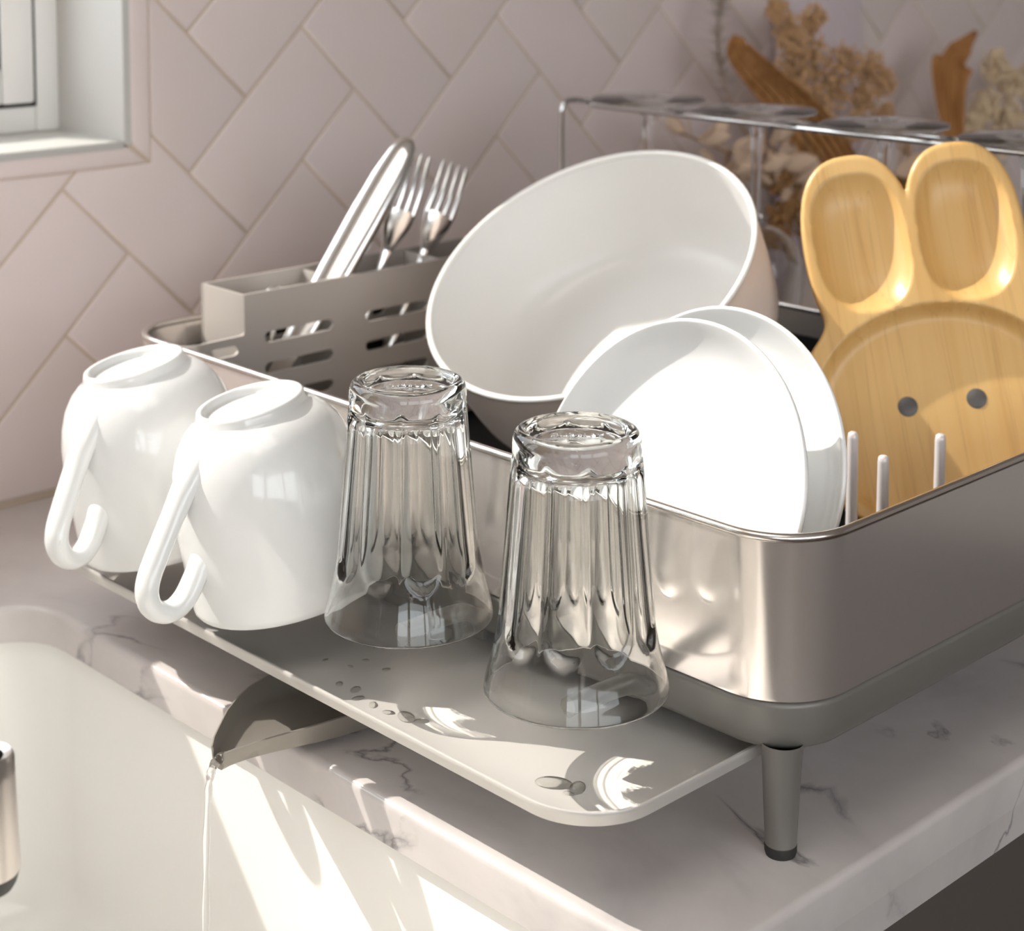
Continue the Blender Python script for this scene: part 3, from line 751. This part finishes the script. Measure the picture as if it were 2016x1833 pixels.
# forks: tines up
def make_fork(pb, pm, pt, label):
    ax = (pt-pb).normalized(); s0 = Vector((.86, -.50, .0)); side = (s0-ax*s0.dot(ax)).normalized(); nor = ax.cross(side)
    if nor.y > 0: side = -side; nor = ax.cross(side)
    fk = empty('table_fork', pb, frame_rot(side, nor, ax), label=label, cat='fork', group='forks in the cutlery holder')
    L = (pt-pb).length; z0 = L*.50                     # where the tines start
    bow = lambda z: .0085*math.sin(min(1, max(0, (z-L*.12)/(L*.88)))*PI*.95)
    secs = []
    for z, w in ((-.075, .0045), (-.03, .0036), (L*.05, .0036), (L*.14, .0044), (L*.22, .0070), (L*.30, .0098), (L*.38, .0116), (L*.45, .0124), (L*.50, .0126)):
        y = bow(z); th = .0014
        secs.append([(w*math.cos(a), y+th*math.sin(a)-.0016*(abs(math.cos(a))**2)*(1 if z > L*.2 else 0), z) for a in [2*PI*k/20 for k in range(20)]])
    g = G(); g.loft(secs[:4], True, True, True); g.obj('handle', 'cutlery', fk, ang=60)
    g = G(); g.loft(secs[3:], True, True, True); g.obj('head', 'cutlery', fk, ang=60)
    for k in range(4):
        xc = (-1.5+k)*.0071
        ts = []
        for t in range(9):
            f = t/8; z = z0-.002+(L-z0+.002)*f; w = .0026*(1-.3*f) if t < 8 else .0008; y = bow(z)-.0012*(abs(-1.5+k)/1.5)**2*(1-f)
            ts.append([(xc*(1-.05*f)+w*math.cos(a), y+.0014*(1-.3*f)*math.sin(a), z) for a in [2*PI*q/10 for q in range(10)]])
        g = G(); g.loft(ts, True, True, True); g.obj('tine', 'cutlery', fk, ang=70)
    return fk
make_fork(img_pt(752, 525, 1.078), None, img_pt(822, 302, 1.075), 'steel fork leaning behind the knife in the cutlery holder')
make_fork(img_pt(828, 520, 1.082), None, img_pt(897, 322, 1.080), 'steel fork standing right of the knife, nearest the saucepan')
# small spoons lying low in the first compartment
sp = empty('teaspoon', (.775, 1.085, .072), Matrix.Rotation(.12, 3, 'Y'), label='small steel spoon standing low in the first holder compartment', cat='spoon')
g = G(); g.loft([[(w*math.cos(a), .0012*math.sin(a), z) for a in [2*PI*k/14 for k in range(14)]] for z, w in ((0, .005), (.04, .0032), (.085, .003))], True, True, True); g.obj('handle', 'cutlery', sp)
g = G(); g.loft([[(w*math.cos(a), d-.004*(math.sin(a)**2)*0+.0012*math.sin(a), z) for a in [2*PI*k/14 for k in range(14)]] for z, w, d in ((.085, .003, 0), (.093, .009, .002), (.105, .0125, .004), (.114, .010, .003), (.119, .004, .001))], True, True, True); g.obj('bowl', 'cutlery', sp)

# ------------------------------------------------------------------ wine glass holder and glasses
ZB = .3045
wh = empty('wine_glass_holder', (X1-.012, .80, .10), label='chrome wire stemware holder clipped along the far side of the rack', cat='glass holder')
def wr(pts): return [(p[0]-(X1-.012), p[1]-.80, p[2]-.10) for p in pts]
BX0, BX1 = 1.128, 1.154
YB1, YB0 = 1.079, .545
def fil(p0, p1, p2, r, n=6):
    p0, p1, p2 = Vector(p0), Vector(p1), Vector(p2); a = p1+(p0-p1).normalized()*r; b = p1+(p2-p1).normalized()*r
    return [a*(1-t)**2+p1*2*t*(1-t)+b*t*t for t in [k/n for k in range(n+1)]]
def polyfil(pts, r):
    out = [Vector(pts[0])]
    for i in range(1, len(pts)-1): out += fil(pts[i-1], pts[i], pts[i+1], r)
    return out+[Vector(pts[-1])]
for yy, s in ((YB1, 1), (YB0, -1)):
    g = G(); g.tube(wr(polyfil([(1.0985, yy+.012*s, .10), (1.0985, yy+.012*s, .165), (1.106, yy+.012*s, .18), (1.106, yy+.012*s, ZB+.004), (1.128, yy+.010*s, ZB+.004), (1.140, yy, ZB)], .010)), .0026, 12); g.obj('post', 'chrome', wh, ang=60)
g = G(); loop = [(BX0, YB0, ZB), (BX0, YB1, ZB), (BX1, YB1, ZB), (BX1, YB0, ZB)]
pp = []
for k in range(4): pp += fil(loop[k-1], loop[k], loop[(k+1) % 4], .010)
pp.append(pp[0]); g.tube(wr(pp), .0026, 12, False); g.obj('rail', 'chrome', wh, ang=60)
def make_wine(y, label, first=None):
    c = ((BX0+BX1)/2, y, ZB+.0035)
    if first is not None:
        r = copy_tree(first); r.location = c; r['label'] = label; return r
    r = empty('wine_glass', c, label=label, cat='wine glass', group='wine glasses hanging by their feet')
    g = G(); g.lathe([(.0001, .0100), (.010, .0098), (.030, .0080), (.0475, .0066), (.0495, .0056), (.0495, .0036), (.0475, .0028), (.030, .0020), (.014, .0000), (.0082, -.0040), (.0001, -.0040)], 56); g.obj('foot', 'winefoot', r, ang=50)
    g = G(); g.lathe([(.0001, -.0038), (.0080, -.0038), (.0060, -.010), (.0046, -.018), (.0042, -.040), (.0042, -.075), (.0060, -.086), (.0085, -.0895), (.0001, -.0895)], 28); g.obj('stem', 'wine', r, ang=60)
    bo = [(.0001, -.0893), (.010, -.0900), (.022, -.0950), (.033, -.106), (.039, -.120), (.0405, -.136), (.0385, -.155), (.034, -.175), (.0318, -.184)]
    ou = [(max(p.x, .0001), p.y) for p in smooth_path([(a, b, 0) for a, b in bo], 4)]
    inn = [(max(a-.0012, .0001), b-.0012) for a, b in ou[:-2]]+[(ou[-1][0]-.001, ou[-1][1])]
    g = G(); g.lathe(ou, 56); g.lathe(inn, 56); g.lathe([ou[-1], inn[-1]], 56); g.obj('bowl', 'wine', r, ang=60)
    return r
w0 = make_wine(1.019, 'wine glass hanging upside down at the far end of the holder')
make_wine(.899, 'wine glass hanging upside down, second from the far end of the holder', w0)
make_wine(.774, 'wine glass hanging upside down between the two rabbit ears', w0)
make_wine(.651, 'wine glass hanging upside down behind the right rabbit ear', w0)

# ------------------------------------------------------------------ dried flowers by the wall
rng = random.Random(7)
def vase(loc, label):
    g = G(); g.lathe([(.0001, .0), (.034, .0), (.040, .004), (.044, .03), (.040, .06), (.028, .085), (.024, .095), (.027, .105), (.024, .105), (.021, .094), (.025, .084), (.036, .06), (.039, .03), (.0001, .006)], 40)
    return g.obj('vase', 'vase', ang=60, loc=loc, label=label, cat='vase')
V1 = Vector((1.60, 1.165, 0)); V2 = Vector((1.92, 1.175, 0))
vase(V1, 'stoneware vase behind the saucepan holding dried flowers'); vase(V2, 'stoneware vase behind the rabbit plate holding dried flowers')
def palm(name, base, path, widths, label, tears=()):
    """folded dried palm frond: corrugated blade swept along a path"""
    P_ = smooth_path(path, 8); k = len(P_); r = empty(name, base, label=label, cat='dried leaf', group='dried palm fronds')
    loops = []
    for i, p in enumerate(P_):
        f = i/(k-1); w = interp(widths, f)
        t = (P_[min(i+1, k-1)]-P_[max(i-1, 0)]).normalized(); s = Vector((.70, -.71, 0)); s = (s-t*s.dot(t)).normalized(); nn = s.cross(t)
        lp = []
        for j in range(13):
            q = j/12*2-1; lp.append(p-Vector(base)+s*(q*w)+nn*(.10*w*math.cos(j*PI)+.3*w*q*q))
        loops.append(lp)
    g = G(); g.loft(loops, False); o = g.obj('blade', 'palm', r, ang=20)
    md = o.modifiers.new('thick', 'SOLIDIFY'); md.thickness = .0014
    g = G(); g.tube([Vector(base)-Vector(base), P_[0]-Vector(base), P_[min(4, k-1)]-Vector(base)], .003, 8); g.obj('stalk', 'stem', r)
    return r
ip = lambda x, y, Y: img_pt(x, y, Y)
yA = 1.165
palm('dried_palm_frond', V1+Vector((0, 0, .08)), [ip(1690, 430, yA), ip(1640, 310, yA), ip(1560, 200, yA), ip(1490, 130, yA), ip(1455, 92, yA), ip(1462, 74, yA-.004)],
     [(0, .020), (.3, .030), (.55, .022), (.8, .014), (.93, .009), (1, .002)], 'brown ribbed dried palm frond bending left with a hooked tip')
palm('dried_palm_frond', V2+Vector((0, 0, .08)), [ip(1880, 330, 1.18), ip(1874, 250, 1.18), ip(1868, 170, 1.18), ip(1872, 130, 1.18), ip(1890, 100, 1.178), ip(1922, 62, 1.175)],
     [(0, .010), (.2, .014), (.45, .022), (.62, .027), (.64, .015), (.8, .014), (.86, .010), (1, .003)], 'reddish brown dried palm frond with a torn upright tip')
# leafy bleached branches
LEAF = G()
lp = []
for z, w in ((0, .0006), (.004, .0045), (.010, .0085), (.018, .0098), (.026, .0075), (.032, .0035), (.036, .0004)):
    lp.append([(-w, .0010+.0016*(w/.01), z), (-w*.5, .0003, z), (0, 0, z), (w*.5, .0003, z), (w, .0010+.0016*(w/.01), z)])
LEAF.loft(lp, False)
leaf_me = None
def leaf_branch(base, pts, nl, size, label, grp):
    global leaf_me
    r = empty('dried_leaf_branch', base, label=label, cat='dried branch', group=grp)
    B = Vector(base); P_ = smooth_path(pts, 8)
    g = G(); g.tube([Vector((0, 0, 0))]+[p-B for p in P_], .0013, 6); g.obj('stem', 'stem', r)
    for k in range(nl):
        p = P_[int((k+.5)/nl*(len(P_)-1))]
        if leaf_me is None:
            o = LEAF.obj('leaf', 'leaf', r, ang=60); md = o.modifiers.new('thick', 'SOLIDIFY'); md.thickness = .0006; leaf_me = o
        else:
            o = leaf_me.copy(); COL.objects.link(o); o.parent = r
        sc = size*rng.uniform(.75, 1.25)
        o.scale = (sc, sc, sc); o.location = p-B
        o.rotation_euler = (rng.uniform(-.5, .9), rng.choice((-1, 1))*rng.uniform(.3, 1.5), rng.uniform(-1.2, 1.2))
    return r
G1 = 'bleached leafy branches by the wall'
leaf_branch(V1+Vector((0, 0, .09)), [ip(1600, 440, 1.15), ip(1520, 350, 1.15), ip(1430, 300, 1.15), ip(1340, 262, 1.15)], 22, 1.0, 'bleached leafy branch spreading left under the wine glass feet', G1)
leaf_branch(V1+Vector((0, 0, .09)), [ip(1610, 460, 1.16), ip(1540, 390, 1.16), ip(1460, 345, 1.16), ip(1405, 330, 1.16)], 16, .95, 'bleached leafy branch hanging low left beside the saucepan edge', G1)
leaf_branch(V1+Vector((0, 0, .09)), [ip(1610, 440, 1.15), ip(1570, 370, 1.15), ip(1535, 330, 1.15), ip(1520, 270, 1.15)], 14, 1.05, 'bleached leafy branch rising beside the second wine stem', G1)
leaf_branch(V1+Vector((0, 0, .09)), [ip(1640, 460, 1.15), ip(1690, 380, 1.15), ip(1760, 340, 1.15), ip(1800, 300, 1.15)], 14, 1.0, 'bleached leafy branch showing between the rabbit ears', G1)
leaf_branch(V1+Vector((0, 0, .09)), [ip(1595, 470, 1.16), ip(1560, 410, 1.16), ip(1550, 360, 1.16), ip(1575, 300, 1.16)], 14, 1.15, 'bleached leafy branch upright just left of the rabbit plate', G1)
def cloud(name, base, blobs, m, nper, rad, label, cat):
    """airy dried flower head: very many tiny florets on fine stems"""
    B = Vector(base); r = empty(name, base, label=label, cat=cat)
    g = G(); st = G()
    for (c, R_) in blobs:
        c = Vector(c); st.tube([(0, 0, 0), (c-B)*.6+Vector((0, 0, .01)), c-B], .0009, 5)
        for _ in range(nper):
            d = Vector((rng.gauss(0, 1), rng.gauss(0, 1), rng.gauss(0, 1))).normalized()*R_*(rng.random()**.6)
            d.y *= .7
            p = c+d-B; s = rad*rng.uniform(.6, 1.4)
            a = Vector((rng.gauss(0, 1), rng.gauss(0, 1), rng.gauss(0, 1))).normalized(); b_ = a.orthogonal().normalized(); c_ = a.cross(b_)
            g.add([p+a*s, p-a*s, p+b_*s, p-b_*s, p+c_*s*.6, p-c_*s*.6], [(0, 2, 4), (2, 1, 4), (1, 3, 4), (3, 0, 4), (2, 0, 5), (1, 2, 5), (3, 1, 5), (0, 3, 5)])
            if rng.random() < .3: st.tube([c-B, p], .0004, 3, False)
    fl = g.obj('florets', m, r, ang=30); fl['kind'] = 'stuff'
    st.obj('stems', 'stem', r); return r
cloud('dried_babys_breath', V1+Vector((0, 0, .09)), [(ip(1555, 60, 1.19), .022), (ip(1530, 20, 1.19), .018), (ip(1600, 110, 1.19), .026), (ip(1660, 120, 1.18), .028), (ip(1710, 130, 1.18), .024), (ip(1640, 170, 1.18), .028), (ip(1700, 190, 1.18), .024), (ip(1570, 160, 1.18), .022), (ip(1620, 230, 1.17), .026), (ip(1680, 250, 1.17), .022), (ip(1560, 100, 1.18), .026), (ip(1740, 160, 1.18), .020), (ip(1600, 40, 1.19), .020), (ip(1590, 200, 1.18), .026), (ip(1740, 230, 1.18), .02)],
      'puff', 190, .0030, 'airy tan cloud of dried baby\'s breath above the wine glasses', 'dried flowers')
cloud('dried_statice', V1+Vector((0, 0, .10)), [(ip(1590, 440, 1.15), .024), (ip(1560, 400, 1.15), .022), (ip(1540, 350, 1.15), .020), (ip(1530, 440, 1.15), .020), (ip(1580, 350, 1.16), .022), (ip(1620, 400, 1.16), .022), (ip(1780, 360, 1.16), .016)],
      'statice', 170, .0034, 'rusty brown dried flower cluster between the saucepan and the rabbit plate', 'dried flowers')
cloud('dried_hydrangea', V2+Vector((0, 0, .09)), [(ip(1960, 130, 1.17), .024), (ip(1990, 170, 1.17), .026), (ip(1940, 210, 1.17), .026), (ip(1985, 240, 1.17), .028), (ip(1915, 250, 1.17), .020), (ip(2040, 150, 1.17), .030), (ip(2050, 220, 1.17), .030), (ip(1960, 280, 1.17), .024)],
      'puff2', 190, .0045, 'pale dried hydrangea heads at the right edge behind the rack', 'dried flowers')
g = G(); spk = G()
b0 = V1+Vector((-.02, .03, .09))
r = empty('dried_grass_plume', b0, label='thin grey-green dried grass plume left of the hooked palm frond', cat='dried grass')
pth = smooth_path([ip(1560, 400, 1.2), ip(1450, 230, 1.2), ip(1415, 110, 1.21), ip(1418, 10, 1.22), ip(1425, -60, 1.22)], 8)
g.tube([Vector((0, 0, 0))]+[p-b0 for p in pth], .001, 6); g.obj('stem', 'stem', r)
for k in range(420):
    f = rng.uniform(.35, 1); p = pth[int(f*(len(pth)-1))]-b0; d = Vector((rng.gauss(0, .009), rng.gauss(0, .008), rng.gauss(.006, .006)))
    spk.tube([p, p+d], [.0006, .0001], 3, False)
M['plume'] = mat('dried_grey_green', (.40, .34, .29), .8)
o = spk.obj('bristles', 'plume', r); o['kind'] = 'stuff'
# tall pale board leaning at the wall behind the flowers
g = G(); g.box(-.082, -.006, 0, .082, .006, .46, .004)
bd = g.obj('lilac_board', 'lilac', ang=40, loc=(1.722, 1.2550, .0), label='tall pale lilac board leaning on the tiles behind the dried flowers', cat='board')
bd.rotation_euler = (-.028, 0, 0)

# ------------------------------------------------------------------ water
st = smooth_path([(.536, .7885, .0085), (.531, .7880, .0095), (.526, .7870, .0080), (.5225, .7862, .002), (.5205, .7858, -.012), (.5185, .7852, -.05), (.5170, .7850, -.10), (.5160, .7850, -.15), (.5155, .7850, -.2205)], 8)
k = len(st); rr = []
for i, p in enumerate(st):
    f = i/(k-1); rr.append((.0042-.0018*min(1, f*2.2))*(1+.16*math.sin(i*.9)*min(1, f*3))*.8)
g = G(); g.tube(st, rr, 14); g.obj('water_stream', 'water', ang=180, label='thin stream of water running off the spout into the sink', cat='water')
drops = sorted([(668, 1347, .0026), (700, 1358, .0034), (735, 1388, .0030), (765, 1403, .0030), (800, 1412, .0055), (830, 1420, .0032), (705, 1375, .0030), (1090, 1542, .0075), (1137, 1551, .0050), (1120, 1562, .0024), (640, 1300, .0018), (720, 1300, .0018), (760, 1318, .0020), (690, 1312, .0016)])
ORD = ['first', 'second', 'third', 'fourth', 'fifth', 'sixth', 'seventh', 'eighth', 'ninth', 'tenth', 'eleventh', 'twelfth', 'thirteenth', 'last']
for kd, (x, y, s) in enumerate(drops):
    d = fwd+rgt*((x-PX)/F_PX)-upv*((y-PY)/F_PX); kk = (.0456-.48)/d.z; p = Vector((0, 0, .48))+d*kk
    g = G(); g.lathe([(s*1.03, -.0004)]+[(s*math.cos(a), s*.26*math.sin(a)) for a in [PI/2*q/6 for q in range(6)]]+[(.0001, s*.26)], 18)
    o = g.obj('water_drop', 'drop', ang=180, loc=(p.x, p.y, .0456), label='clear water drop on the drip tray, %s of fourteen counted from the spout' % ORD[kd], cat='water drop', group='water drops on the drip tray')
    o.scale = (1.3, .8, 1); o.rotation_euler = (0, 0, rng.uniform(0, 3))
